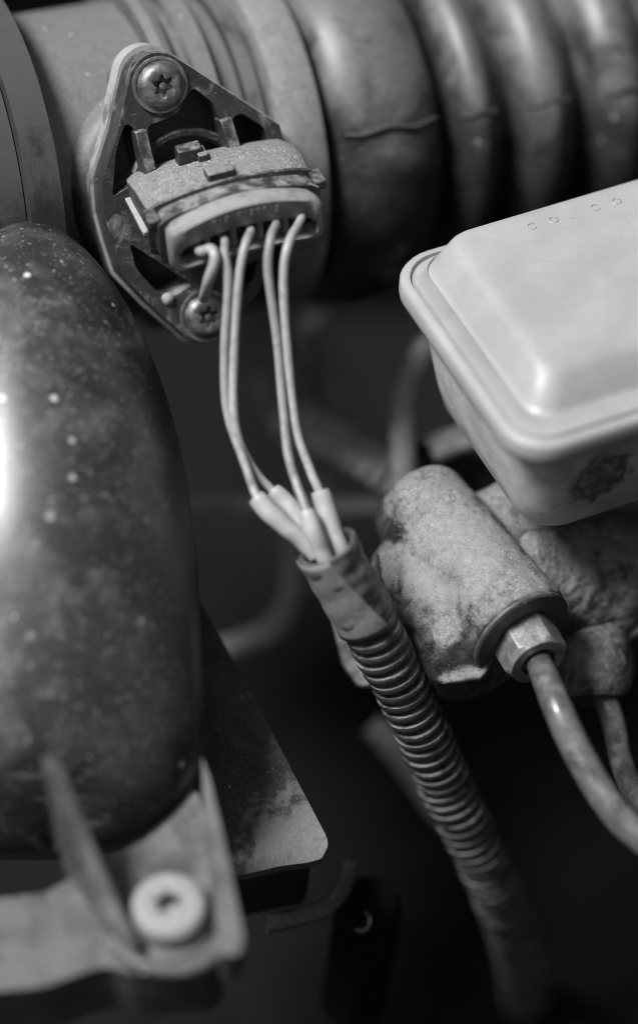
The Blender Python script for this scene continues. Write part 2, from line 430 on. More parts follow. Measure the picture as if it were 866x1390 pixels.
def grow(pts, k, c): return [c + (p - c) * k for p in pts]
cF = F_(255, 272)
obj('gasket', prism(shift(grow(out_f, 1.035, cF), -NF * 6.35), NF, 4.6, [shift(rounded(h, 1), -NF * 6.35) for h in (h1, h2, h3, h4, h5)]), 'sensor_edge', sens, smooth=30, bevel=0.3)
obj('back_plate', prism(shift(grow(out_f, 0.985, cF), -NF * 11.1), NF, 1.4), 'bgdark', sens, smooth=30, bevel=0.3)
# raised struts beside the window
for a, b in (((188, 176), (203, 246)), ((303, 160), (318, 214))):
    p, q = F_(*a, 1.2), F_(*b, 2.6); ex = (q - p).normalized(); ey = NF.cross(ex)
    obj('strut', box((p + q) / 2 - NF * 1.6, ex, ey, NF, (q - p).length, 2.5, 4.6), 'sensor', sens, bevel=0.3)
# curved rim deep in the window
wc = F_(262, 262, -2.6); ex = (Vector((1, 0, 0)) - NF * NF.x).normalized(); ey = NF.cross(ex)
rim = [wc + ex * (11.5 * math.cos(R_(t))) + ey * (11.5 * math.sin(R_(t))) for t in range(20, 161, 7)]
obj('inner_rim', tube(rim, 1.1, 8, 1.2), 'sensor', sens)

# pad of the pipe below the flange
pad = lathe(F_(255, 262, -9.0) - NF * 14, NF, [(0, 21.5), (9, 21.0), (12, 20.2), (13.6, 18.5), (13.9, 0)], 64)
obj('sensor_seat', pad, 'pipe', pipe, smooth=50)
obj('seat_boss', lathe(F_(216, 114, -8.9) - NF * 5, NF, [(0, 6.4), (3.5, 6.2), (5, 5.6), (5, 0)], 40), 'pipe', pipe, smooth=40)

def torx_screw(name, O, axis, R, h, parent, flange=True, m='screw', sock=0.4, spin=0.0, pin=True):
    x, y, a = frame(axis); n = 72
    def star(r, deep):
        return [O + a * deep + (x * math.cos(t + spin) + y * math.sin(t + spin)) * (r * (0.82 + 0.18 * math.cos(6 * t))) for t in [2 * math.pi * i / n for i in range(n)]]
    def circ(r, z): return [O + a * z + (x * math.cos(2 * math.pi * i / n) + y * math.sin(2 * math.pi * i / n)) * r for i in range(n)]
    rings = []
    if flange: rings += [circ(R, -0.4), circ(R, 0.55), circ(R * 0.985, 0.75), circ(R * 0.90, 0.8), circ(R * 0.875, 0.62), circ(R * 0.845, 0.66), circ(R * .82, 1.0), circ(R * .77, h * .62), circ(R * .68, h * .86), circ(R * .56, h * .97)]
    else: rings += [circ(R, -0.4), circ(R, h * .5), circ(R * .97, h * .72), circ(R * .88, h * .92), circ(R * .75, h)]
    rings += [circ(R * (sock + .05), h), star(R * sock, h - 0.12), star(R * sock * .97, h - h * .75), star(R * sock * 0.6, h - h * .8), circ(0.02, h - h * .8)]
    o = obj(name, loft(rings), m, parent, smooth=35)
    if pin: obj('socket_pin', lathe(O + a * (h * .15), a, [(0, R * .13), (h * .62, R * .12), (h * .68, R * .06), (h * .68, 0)], 20), m, o)
    return o
torx_screw('screw', F_(217, 115), NF, 38.5 * px_mm(), 2.6, sens, spin=0.3)
torx_screw('screw', F_(279, 428), NF, 37 * px_mm(), 2.4, sens, spin=0.1)
obj('rivet', lathe(F_(228, 406), NF, [(0, 1.3), (0.5, 1.2), (0.9, 0.6), (1.0, 0)], 20), 'sensor_edge', sens)

# ---- plug frame
CW = Vector((0.94, 0.25, -0.22)).normalized()
CC = Vector((0.27, -0.62, 0.74)); CC = (CC - CW * CC.dot(CW)).normalized()
CT = CC.cross(CW); CT = CT if CT.y > 0 else -CT
OC = P(334, 309, 17)
def Q(w, t, c): return OC + CW * w + CT * t + CC * c
def dshape(hw, b, tp, arch, c, n=20, r=2.5, botarch=0.8):
    """D section: flat bottom at -b, arched top, soft ends"""
    pts = []
    top = [(w, tp + arch * (1 - (w / hw) ** 2)) for w in [hw * (-1 + 2 * i / n) for i in range(n + 1)]]
    bot = [(w, -b + botarch * (1 - (w / hw) ** 2)) for w in [hw * (1 - 2 * i / n) for i in range(n + 1)]]
    poly = [Vector((x, y, 0)) for x, y in top[1:-1]] + [Vector((hw, tp + arch * .1 - r * .4, 0)), Vector((hw + 0.1, (tp - b) / 2, 0)), Vector((hw, -b + r * .4, 0))] + [Vector((x, y, 0)) for x, y in bot[1:-1]] \
        + [Vector((-hw, -b + r * .4, 0)), Vector((-hw - 0.1, (tp - b) / 2, 0)), Vector((-hw, tp + arch * .1 - r * .4, 0))]
    return [Q(p.x, p.y, c) for p in poly]
# sensor socket body (part of the sensor)
body = loft([dshape(16.5, 8.0, 0.5, 1.5, -25), dshape(16.8, 7.8, 2.2, 2.0, -20.5), dshape(16.8, 7.5, 3.2, 2.0, -16), dshape(16.4, 6.6, 3.0, 2.2, -9.4), dshape(16.0, 6.2, 2.8, 2.1, -8.8)])
obj('socket_body', body, 'dusty', sens, smooth=45, bevel=0.3)
obj('latch_block', box(Q(-4.6, 5.2, -20.0), CW, CT, CC, 5.0, 4.4, 3.0), 'sensor', sens, bevel=0.35)
obj('latch_block', box(Q(-2.4, 4.6, -19.2), CW, CT, CC, 2.0, 3.6, 3.6), 'dusty', sens, bevel=0.3)
obj('release_tab', box(Q(-1.2, 5.6, -11.6), CW, CT, CC, 5.4, 2.6, 3.4), 'dusty', sens, bevel=0.35)
obj('side_rail', box(Q(-17.3, -2.4, -15), CC, CT, CW, 12.5, 1.2, 1.2), 'sensor_edge', sens, bevel=0.25)
# dust grains lying on the socket body
gv = []
for i in range(260):
    w = random.uniform(-15.5, 15.5); c = random.uniform(-19.5, -9.6)
    t = 2.9 + 2.1 * (1 - (w / 16.6) ** 2) + (0.03 * (-c - 9.4) if c > -16 else 0.2 - (-c - 16) * 0.23)
    r = random.uniform(0.05, 0.13)
    p = Q(w, t + r * .4, c)
    gv.append(box(p, *frame((random.random(), random.random(), 1)), r * 2, r * 1.7, r * 1.5))
g = obj('dust_grains', join(*gv), 'bglight', sens); g['kind'] = 'stuff'

# ------------------------------------------------------------------ wiring harness
har = thing('wiring_harness', P(665, 1195, -45), 'five wires from the sensor plug gathered into a taped corrugated conduit', 'wiring harness')
# plug collar with a lipped top
col = loft([dshape(16.9, 7.2, 3.7, 2.4, -8.6), dshape(17.1, 7.4, 3.9, 2.5, -8.2), dshape(17.1, 7.4, 3.9, 2.5, -7.6), dshape(15.8, 6.6, 3.0, 2.4, -7.3), dshape(15.8, 6.6, 3.0, 2.4, -4.4), dshape(16.2, 6.9, 3.3, 2.4, -4.1), dshape(16.2, 6.9, 3.3, 2.4, -3.4)])
pl = obj('plug_collar', col, 'sensor', har, smooth=35, bevel=0.2)
for sgn in (-1, 1):
    obj('collar_ear', box(Q(sgn * 16.6, 2.6, -6.2), CW, CT, CC, 2.6, 2.2, 4.6), 'sensor', pl, bevel=0.5)
# grommet: rim with a recessed face
HOLES = [(270, 336), (303, 323), (338, 309), (372, 300), (406, 292)]
bootg = loft([dshape(14.8, 5.6, 2.4, 3.2, -3.6), dshape(15.2, 5.9, 2.8, 3.5, -1.4), dshape(15.2, 5.9, 2.8, 3.5, 0.6), dshape(14.8, 5.6, 2.4, 3.4, 1.3), dshape(13.9, 5.0, -0.6, 2.3, 1.4), dshape(13.5, 4.7, -1.0, 2.2, 0.9), dshape(13.3, 4.5, -1.2, 2.1, -2.6)])
bt = obj('grommet', bootg, 'boot', har, smooth=50)
hp = []
obj('recess_shade', loft([dshape(13.25, 4.45, -1.25, 2.1, -2.5), dshape(13.25, 4.45, -1.25, 2.1, -1.9)]), 'hole', bt)  # dark plate laid in the shallow recess to stand for its shade
for wb in (-7.9, -2.7, 2.6, 7.7):
    obj('seal_rib', box(Q(wb, -1.9 + 0.9 * (1 - (wb / 13) ** 2), -0.6), CW, CT, CC, 1.5, 4.6, 2.4), 'boot', bt, bevel=0.5)
for (hx, hy) in HOLES:
    p = on_plane(hx, hy, OC + CC * 0.4, CC); hp.append(p)
    q = p - CC * 2.3 + CT * 0.2
    obj('wire_seal', lathe(q, CC, [(0, 2.3), (0.9, 2.3), (1.2, 2.0), (1.2, 1.55), (-0.2, 1.4), (-0.25, 0)], 24), 'hole', bt)
# worn moulded characters on the grommet
for i in range(11):
    w = -6.5 + i * 1.25
    t = 1.9 + 2.7 * (1 - (w / 14.4) ** 2)
    k = i % 4
    if i == 3: continue
    segs = {0: [(-.3, -.5, -.3, .5), (-.3, .5, .3, .5)], 1: [(0, -.5, 0, .5)], 2: [(-.3, .5, .3, .5), (.3, .5, -.3, -.5), (-.3, -.5, .3, -.5)], 3: [(-.3, -.5, -.3, .5), (.3, -.5, .3, .5), (-.3, .5, .3, .5), (-.3, -.5, .3, -.5)]}[k]
    obj('moulded_character', join(*[tube([Q(w + a, t - .4 + b, 1.42), Q(w + (a + c) / 2, t - .4 + (b + d_) / 2, 1.46), Q(w + c, t - .4 + d_, 1.42)], 0.10, 5, 0.4) for a, b, c, d_ in segs]), 'boot', bt)

WR = 0.86
TA = P(443, 742, 22); TB = P(497, 838, 13)       # tape opening / tape end
WT = [0]
def wire(pts, r=WR):
    k = WT[0]; WT[0] += 1
    m_ = 'wire%d' % k
    M[m_] = mat('wire_insulation_%d' % k, (0.37, 0.29, 0.33, 0.27, 0.35)[k], 0.38, dust=0.5, dcol=0.15, dscale=0.16, up=0.0, bump=0.15, bscale=1.2, var=0.2, vscale=0.15, grain=0.15, speck=0.1, scol=0.5, sscale=2.5)
    return obj('wire', tube(pts, lambda s, t: r * (1 + 0.025 * math.sin(s * 0.55 + k * 2) + 0.015 * math.sin(s * 1.7 + t + k)), 16, 0.8), m_, har, smooth=60)
h = [p - CC * 2.0 for p in hp]
wire([h[0], h[0] + CC * 3.4, P(287, 338, 23), P(292, 352, 24), P(284, 378, 22), P(279, 396, 17), P(277, 404, 11)], 1.02)
wire([h[1], h[1] + CC * 3.2, P(305, 345, 22), P(310, 385, 22), P(305, 480, 20), P(309, 560, 19), P(330, 622, 20), P(348, 672, 22), P(362, 690, 22.5), P(418, 741, 21)])
wire([h[2], h[2] + CC * 3.2, P(334, 330, 22), P(325, 375, 22), P(318, 480, 20), P(319, 575, 20), P(342, 634, 18), P(372, 668, 17.5), P(388, 684, 18), P(428, 735, 19)])
wire([h[3], h[3] + CC * 3.2, P(368, 322, 22), P(364, 368, 22), P(376, 460, 20), P(385, 560, 20), P(393, 625, 21), P(414, 688, 23.5), P(421, 708, 24), P(443, 760, 22)])
wire([h[4], h[4] + CC * 3.2, P(392, 330, 22), P(385, 375, 22), P(389, 460, 20), P(401, 575, 19), P(420, 635, 19.5), P(434, 668, 20), P(440, 685, 20), P(462, 745, 20)])
def sleeve(pts, r):
    L_ = spline(pts, 0.6); n = len(L_) * 0.6
    f = lambda s, t: r * (1 - 0.13 * math.exp(-s / 0.6)) + 0.09 * math.sin(t * 2 + s * 0.5) + 0.04 * math.sin(s * 1.3 + t)
    return obj('sleeve', tube(pts, f, 20, 0.5), 'sleeve', har, smooth=60)
sleeve([P(347, 675, 22), P(372, 701, 22.5), P(418, 740, 21), P(430, 752, 20.5)], 1.85)
sleeve([P(370, 666, 17.5), P(395, 690, 18), P(430, 738, 19)], 1.75)
sleeve([P(415, 694, 23.5), P(425, 720, 24), P(437, 748, 22.5), P(444, 764, 21.5)], 1.75)
sleeve([P(434, 666, 20), P(443, 694, 20), P(457, 735, 20), P(464, 750, 19.5)], 1.9)
# tape wrap: hollow wound tube
ta = (TB - TA).normalized(); tl = (TB - TA).length
tx, ty, _ = frame(ta)
def tape_wob(s, t): return 0.22 * math.sin(2 * t + s * .5) + 0.16 * math.sin(5 * t - s * 0.9) + 0.14 * math.sin(s * 2.0 + t * 1.0)
tpf = [(tl * .9, 3.5), (1.0, 4.5), (0.1, 4.7), (-0.1, 5.0), (0.15, 5.65), (0.6, 5.75)] + [(0.6 + (tl - 0.6) * i / 24, 5.75 + 0.1 * math.sin(i)) for i in range(1, 25)] + [(tl + .1, 4.9), (tl + .1, 3.6)]
tp = obj('tape_wrap', lathe(TA, ta, tpf, 56, wob=tape_wob), 'tape', har, smooth=50)
# helical layer edge
hl = []
for i in range(60):
    t = i / 59; a_ = -2.2 + t * 5.2; s = 1.6 + t * (tl - 3.2)
    hl.append(TA + ta * s + (tx * math.cos(a_) + ty * math.sin(a_)) * (5.48 + tape_wob(s, a_)))
# loose flap on the near side
fl = []
vn = Vector((-0.25, 0.0, 1)); vn = (vn - ta * vn.dot(ta)).normalized(); sn = ta.cross(vn)
sn = sn if sn.x > 0 else -sn
NU, NV = 14, 16; V = []; 
for j in range(NV + 1):
    s = -0.1 + (tl + 1.0) * j / NV
    for i in range(NU + 1):
        u = i / NU
        a1 = -1.45; a2 = 0.10 + 0.62 * (s / tl)
        a_ = a1 + (a2 - a1) * u
        rr = 6.05 + 0.10 * math.sin(s * 1.1 + u * 3) + 0.10 * math.sin(a_ * 3) + (0.55 * max(0, u - .75) * 3 * max(0, s / tl - .6) * 2.5)
        V.append(TA + ta * s + (vn * math.cos(a_) + sn * math.sin(a_)) * rr)
F = [(j * (NU + 1) + i, j * (NU + 1) + i + 1, (j + 1) * (NU + 1) + i + 1, (j + 1) * (NU + 1) + i) for j in range(NV) for i in range(NU)]
def solid(o):
    s_ = o.modifiers.new('thick', 'SOLIDIFY'); s_.thickness = 0.28 * MM; s_.offset = 0
obj('tape_end', (V, F), 'tapeend', tp, smooth=60, mods=solid)
# conduit
PITCHC = 2.75
def crad(s, t):
    ph = (s % PITCHC) / PITCHC
    k = 1 if ph < 0.66 else 0
    e = 0.10
    if ph < e: v = ph / e
    elif ph < 0.66: v = 1 + 0.10 * math.sin(math.pi * (ph - e) / (0.66 - e))
    elif ph < 0.66 + e: v = 1 - (ph - 0.66) / e
    else: v = 0
    rg = int(s / PITCHC)
    sq = 0.10 * math.sin(rg * 12.9898) + 0.12 * math.sin(2 * t + rg * 1.3)
    slit = -0.55 if abs(((t - 0.9 + math.pi) % (2 * math.pi)) - math.pi) < 0.07 else 0
    return 4.45 + 1.0 * v + sq * (0.4 + 0.6 * v) + slit
cpts = [TA + ta * (tl * .7), P(507, 858, 11), P(541, 925, 3), P(574, 995, -6), P(604, 1062, -16), P(632, 1120, -24), P(664, 1185, -36), P(690, 1248, -54), P(708, 1310, -80), P(715, 1370, -110)]
obj('conduit', tube(cpts, crad, 64, 0.22), 'conduit', har, smooth=50)

# ------------------------------------------------------------------ brake fluid reservoir
NRM = VUP.copy()
L0 = P(521, 354, 4)                                   # left corner of the rim
N0 = on_plane(708, 622, L0, NRM)                       # near corner
uv = on_plane(866, 571, L0, NRM) - N0
lv = N0 - L0; LV = lv.length; ev = lv.normalized()
eu = uv.normalized(); LU = 78.0
res = thing('brake_fluid_reservoir', L0 + eu * 40 + ev * 25 - NRM * 34, 'translucent pale plastic fluid reservoir with a wide white stepped lid', 'fluid reservoir')
def rrect(inset, h, rad, back=None, front=None, seg=8):
    ib = inset if back is None else back; if_ = inset if front is None else front
    pts = []
    a0, a1, b0, b1 = inset, LU - inset, ib, LV - if_
    for (cu, cv, ang) in ((a1 - rad, b1 - rad, 0), (a0 + rad, b1 - rad, 90), (a0 + rad, b0 + rad, 180), (a1 - rad, b0 + rad, 270)):
        for i in range(seg + 1):
            t = R_(ang + 90 * i / seg)
            pts.append(L0 + eu * (cu + rad * math.cos(t)) + ev * (cv + rad * math.sin(t)) + NRM * h)
    return pts
rings = [rrect(2.2, -4.6, 7), rrect(0.6, -4.8, 8.6), rrect(0.1, -4.4, 9), rrect(0.0, -3.4, 9), rrect(0.05, -1.0, 9), rrect(0.5, -0.25, 8.6), rrect(1.3, 0.0, 8.0),
         rrect(1.9, 0.05, 7.6), rrect(2.1, -0.8, 7.4), rrect(2.5, -0.8, 7.2), rrect(2.8, 0.05, 7.0),
         rrect(5.8, 0.25, 5.6, 2.9, 6.6), rrect(6.2, -0.25, 5.4, 2.95, 7.0), rrect(6.5, -0.2, 5.2, 3.0, 7.6), rrect(7.1, 0.9, 5.2, 3.1, 8.4), rrect(10.0, 4.9, 5.4, 3.8, 11.8), rrect(10.7, 5.6, 5.4, 4.3, 13.0), rrect(11.6, 6.15, 5.4, 5.0, 14.6), rrect(12.6, 6.45, 5.2, 6.2, 16.6), rrect(13.8, 6.6, 4.6, 7.4, 19.0), rrect(18, 6.7, 3, 11, 23)]
lid = obj('lid', loft(rings, cap0=True), 'lid', res, smooth=60)
# worn raised characters along the rear edge of the lid
for i in range(9):
    if i == 5: continue
    cu = 27 + i * 4.6; cv = 9.6
    k = i % 3
    segs = {0: arc2(0, 0, 1.0, 40, 320, 8), 1: arc2(0, 0, 1.0, 0, 340, 10), 2: [(-.8, -1), (-.8, 0), (-.8, 1)]}[k]
    pts = [L0 + eu * (cu + a * .85) + ev * (cv + b * .9) + NRM * 6.62 for a, b in segs]
    obj('raised_character', tube(pts, 0.24, 6, 0.5), 'lid', lid)
b2 = lambda inset, h, rad: rrect(inset, h, rad)
M['resbody'] = mat('reservoir_plastic', 0.58, 0.45, dust=0.45, dcol=0.27, dscale=0.14, up=0.0, speck=0.2, scol=0.55, sscale=1.2, bump=0.2, bscale=0.6, var=0.25, vscale=0.07, trans=0.45)
bring = [rrect(4.0, -4.7, 8), rrect(4.3, -9, 8), rrect(5.0, -16.0, 8), rrect(6.2, -24, 8), rrect(7.4, -29.5, 8), rrect(8.8, -31.6, 7.2), rrect(11.5, -32.5, 5.5)]
rb = obj('body', loft(bring), 'resbody', res, smooth=60)
# step moulding on the body wall
obj('wall_step', loft([rrect(3.6, -4.75, 8), rrect(3.9, -8.2, 8), rrect(4.5, -9.2, 8)], False, False), 'resbody', res, smooth=60)
# recessed emblem / stain on the near wall: position in the body's own axes
sp_ = on_plane(815, 648, L0 + ev * (LV - 6.5) - NRM * 13, (ev + NRM * 0.25).normalized())
sw = (W(sp_) - wloc(rb)) * 1000
M['resbody2'] = mat('reservoir_stained', 0.44, 0.45, dust=0.45, dcol=0.27, dscale=0.14, up=0.0, speck=0.2, scol=0.55, sscale=1.2, bump=0.2, bscale=0.6, var=0.25, vscale=0.07, stain=(tuple(sw), 7.5, 0.07, 0.9), trans=0.45)
rb.data.materials[0] = M['resbody2']

# ------------------------------------------------------------------ master cylinder casting
mcy = thing('master_cylinder', P(640, 930, -12), 'dusty cast metal cylinder block below the white lidded reservoir', 'brake cylinder')
BA = Vector((0.55, -0.66, 0.51)).normalized()
B0 = P(562, 678, -14); B1 = P(706, 858, 7)
BA = (B1 - B0).normalized(); BL = (B1 - B0).length
ra = 10.6
g1 = lathe(B0, BA, [(-1.0, 8.0), (0.2, 9.4), (2.0, 10.1), (BL - 0.5, 10.9), (BL, 10.4), (BL, 6.0), (BL - 3, 5.8)], 48)
g1 = lathe(B0, BA, [(-1.0, 8.0), (0.2, 9.4), (2.0, 10.1), (BL - 0.5, 10.9), (BL, 10.5)], 48)
M0 = P(672, 790, -16); M1 = P(960, 800, -34); MAx = (M1 - M0).normalized()
g2 = lathe(M0, MAx, [(0, 13), (3, 15), (18, 15.6), (45, 15.6), (60, 15.6)], 48)
g3 = lathe(P(568, 772, -14), BA, [(-7, 5), (-4, 10), (4, 13.5), (16, 14.6), (25, 13), (28, 8)], 40)
g4 = lathe(P(640, 740, -14), Vector((.8, .35, -.2)), [(-8, 5), (0, 9), (12, 9.5), (20, 8)], 32)
plate = [P(505, 745, -10), P(560, 735, -10), P(655, 800, -10), P(690, 905, -10), P(640, 925, -12), P(560, 905, -10), P(520, 830, -8)]
nP = Vector((-0.2, 0.25, 0.95)).normalized()
pl3 = [on_plane(x, y, P(560, 830, 1.5), nP) for x, y in ((507, 748), (560, 735), (660, 790), (690, 860), (655, 922), (600, 930), (565, 905), (528, 838))]
g5 = prism(pl3, nP, 14)
g6 = lathe(P(770, 880, -10), Vector((0.15, -0.75, 0.3)), [(-6, 8), (0, 8.5), (6, 7.5), (8, 6.0)], 32)
castk = dict(grain=0.8, gscale=2.2, dust=0.52, dcol=0.22, dscale=0.20, up=0.45, speck=0.75, scol=0.5, sscale=2.4, bump=0.6, bscale=2.0, metal=0.15, var=0.7, vscale=0.2, bdist=0.35)
cst = obj('casting', join(g1, g3, g4, g5), 'cast', mcy, mods=remesh(0.55, 22, 0.5, 3.0))
cw = (W(P(625, 765, 2)) - wloc(cst)) * 1000
cst.data.materials[0] = mat('cast_dusty', 0.06, 0.48, stain=(tuple(cw), 12.5, 0.30, 0.45), sin=0.6, **castk)
M['barrel'] = mat('barrel_cast', 0.045, 0.5, grain=0.6, gscale=1.1, dust=0.62, dcol=0.20, dscale=0.22, up=0.25, speck=0.6, scol=0.36, sscale=2.0, bump=0.8, bscale=0.9, metal=0.1, var=0.7, vscale=0.2, bdist=0.8)
obj('barrel', g2, 'barrel', mcy, mods=remesh(0.6, 6, 1.5, 4.0))
# machined outlet face, darker and flat
M['machined'] = mat('machined_face', 0.07, 0.5, dust=0.35, dcol=0.2, dscale=0.3, up=0.2, speck=0.35, scol=0.4, sscale=2.5, bump=0.3, bscale=1.5, metal=0.2)
obj('outlet_face', lathe(B0 + BA * (BL - 0.1), BA, [(0, 10.6), (0.55, 10.6), (0.9, 10.2), (0.9, 6.1), (-3, 5.6), (-3, 0)], 56), 'machined', mcy, smooth=35, label='dark machined ring around the brake pipe nut')
# mounting flange seen behind the conduit
nM = Vector((-0.45, 0.1, 0.9)).normalized()
fo = [on_plane(x, y, P(480, 870, -14), nM) for x, y in ((446, 832), (470, 800), (540, 800), (600, 900), (560, 930), (484, 934), (462, 902))]
obj('mounting_flange', prism(rounded(fo, 1.5), nM, 7), 'barrel', mcy, smooth=30, bevel=0.6)
obj('side_boss', lathe(P(800, 905, -16), Vector((0.05, -0.9, 0.25)), [(-8, 8.8), (2, 8.8), (4.5, 8.0), (6.5, 6.6), (7, 6.2)], 40), 'barrel', mcy, smooth=40)

# ------------------------------------------------------------------ brake pipes
def hexnut(O, axis, af, h, m, parent, name='flare_nut'):
    x, y, a = frame(axis, (1, 0.2, 0)); n = 48; r = af / math.sqrt(3)
    def ring(z, k, hexy):
        o = []
        for i in range(n):
            t = 2 * math.pi * i / n; th = (t % (math.pi / 3)) - math.pi / 6
            rr = k * (min(af / 2 / math.cos(th), af / 2 * 1.135) if hexy else af / 2 * 1.02)
            o.append(O + a * z + (x * math.cos(t) + y * math.sin(t)) * rr)
        return o
    return obj(name, loft([ring(-2, 1, False), ring(0, 1.02, True), ring(h * .85, 1.0, True), ring(h, .96, False), ring(h + .01, .6, False), ring(h - 1.2, .58, False)]), m, parent, smooth=25, bevel=0.15)
bp = thing('brake_pipe', P(866, 1140, 30), 'bent steel brake pipe leaving the large nut on the dusty casting', 'brake pipe')
na = (BA * 0.8 + Vector((0.02, -0.25, 0.25))).normalized()
NO = B0 + BA * (BL - 0.2) + Vector((0.8, -1.2, 0))
hexnut(NO, na, 11.6, 6.6, 'nut', bp)
NE = NO + na * 5.0
obj('pipe', tube([NE - na * 3, NE + na * 2, P(752, 950, 22), P(781, 1015, 25), P(818, 1080, 27), P(858, 1128, 28), P(910, 1160, 28), P(990, 1180, 24), P(1080, 1230, 5), P(1160, 1330, -40), P(1200, 1450, -90)], lambda s, t: 2.5 + 0.45 * min(1, s / 22), 20, 0.8), 'brake', bp, smooth=60)
bp2 = thing('brake_pipe', P(880, 1120, -5), 'thinner grey brake pipe curving down from under the barrel', 'brake pipe')
obj('pipe', tube([P(818, 940, -14), P(833, 985, -10), P(842, 1030, -4), P(862, 1080, 3), P(900, 1130, 8), P(950, 1180, 8), P(1020, 1260, -10), P(1080, 1380, -60), P(1100, 1480, -100)], 2.35, 18, 0.8), 'brake', bp2, smooth=60)
obj('fitting', lathe(P(806, 925, -16), Vector((0.15, -0.85, 0.3)), [(-2, 6.4), (2.4, 6.2), (3.4, 5.2), (3.6, 2.2)], 36), 'brake', bp2, smooth=35)

# ------------------------------------------------------------------ big black cover (foreground, left)
cov = thing('engine_cover', P(60, 1300, 40), 'large domed black plastic cover sprinkled with dust specks', 'engine cover')
CA = Vector((-0.06, 0.975, -0.22)).normalized()
CS = P(56, 800, 16); RC = 30.0; HC = 73.2
prof = []
for i in range(41):
    a_ = math.pi / 2 * i / 40
    prof.append((HC * math.cos(a_) if i else HC, RC * math.sin(a_) ** 1.10 if i else 0.0))
for s, r in ((-8, RC), (-20, RC + .1), (-28, RC), (-32, RC - .4), (-35, RC - 1.2), (-38, RC - 2.6), (-41, RC - 4.8), (-44, RC - 8), (-47, RC - 12), (-50, RC - 17)):
    prof.append((s, r))
obj('dome', lathe(CS, CA, prof, 128, ref=(0, 0, 1), wob=lambda s, t: -0.0034 * min(0, s - 16) ** 2 * max(0, math.cos(t)) ** 2), 'cover', cov, smooth=50)
NPp = Vector((0.0, 0.60, 0.80)).normalized()
PO = P(232, 1250, 50)
def pl_(x, y, h=0.0): return on_plane(x, y, PO, NPp) + NPp * h
cpl = [pl_(x, y) for x, y in ((-160, 1232), (60, 1212), (110, 1182), (150, 1164), (200, 1138), (240, 1104), (268, 1068), (279, 1110), (294, 1210), (302, 1300), (285, 1318), (180, 1322), (150, 1312), (128, 1316), (60, 1340), (-160, 1360))]
obj('floor_plate', prism(rounded(cpl, 2, 3), NPp, 16), 'coverlite', cov, smooth=30, bevel=0.5)
def wall_rib(b0, b1, h0, h1, th, name='rib'):
    p0, p1 = pl_(*b0), pl_(*b1); d = (p1 - p0).normalized(); sd_ = d.cross(NPp).normalized()
    V = []
    N_ = 12
    for i in range(N_ + 1):
        t = i / N_; hh = h0 + (h1 - h0) * (t ** 0.8)
        c = p0 + (p1 - p0) * t
        for s, z in ((-1, -1.0), (1, -1.0), (0.62, hh), (-0.62, hh)): V.append(c + sd_ * (th / 2 * s) + NPp * z)
    F = []
    for i in range(N_):
        for k in range(4): F.append((i * 4 + k, i * 4 + (k + 1) % 4, (i + 1) * 4 + (k + 1) % 4, (i + 1) * 4 + k))
    F += [(3, 2, 1, 0), tuple(N_ * 4 + k for k in range(4))]
    return obj(name, (V, F), 'coverlite', cov, smooth=30, bevel=0.5)
def raised(px, py, h): return on_plane(px, py, PO + NPp * h, NPp)
# tall gusset from the dome down to the screw seat
gb = [(86, 1180), (112, 1218), (136, 1254), (154, 1288), (166, 1306)]
gt = [(63, 1026), (90, 1090), (118, 1160), (148, 1232), (176, 1286)]
gh = [26, 19, 13, 7.5, 3.5]
V = []
for (bx0, by0), (tx0, ty0), hh in zip(gb, gt, gh):
    p = pl_(bx0, by0, -1.0); q = raised(tx0, ty0, hh); e = Vector((2.7, 0.6, 0))
    V += [p, p + e * 1.9, q + e * .75, q - e * .45]
F = [(i * 4 + k, i * 4 + (k + 1) % 4, i * 4 + 4 + (k + 1) % 4, i * 4 + 4 + k) for i in range(4) for k in range(4)] + [(3, 2, 1, 0), (16, 17, 18, 19)]
obj('rib', (V, F), 'coverlite', cov, smooth=35, bevel=0.6)
rt_ = [raised(x, y, 9.0) for x, y in ((274, 1026), (285, 1055), (300, 1120), (316, 1195), (331, 1272), (326, 1296), (298, 1296), (288, 1200), (276, 1100))]
obj('rib', prism(rounded(rt_, 1.0, 3), NPp, 9), 'coverlite', cov, smooth=35, bevel=0.6)
cu_ = []
for t in range(200, 352, 8):
    c = pl_(236, 1262); ex_ = Vector((1, 0, 0)); ey_ = NPp.cross(ex_)
    cu_.append(c + ex_ * (11.2 * math.cos(R_(t))) + ey_ * (9.4 * math.sin(R_(t))) + NPp * 2.4)
obj('boss_wall', tube(cu_, 1.5, 10, 1.0), 'coverlite', cov, smooth=60)
obj('screw_seat', lathe(pl_(232, 1250) - NPp * .5, NPp, [(0, 8.4), (1.0, 8.2), (1.2, 7.8), (1.2, 0)], 48), 'coverlite', cov, smooth=40)
torx_screw('screw', pl_(231, 1246, 1.0), NPp, 7.0, 4.4, cov, flange=False, m='coverscrew', sock=0.40, spin=0.2, pin=False)

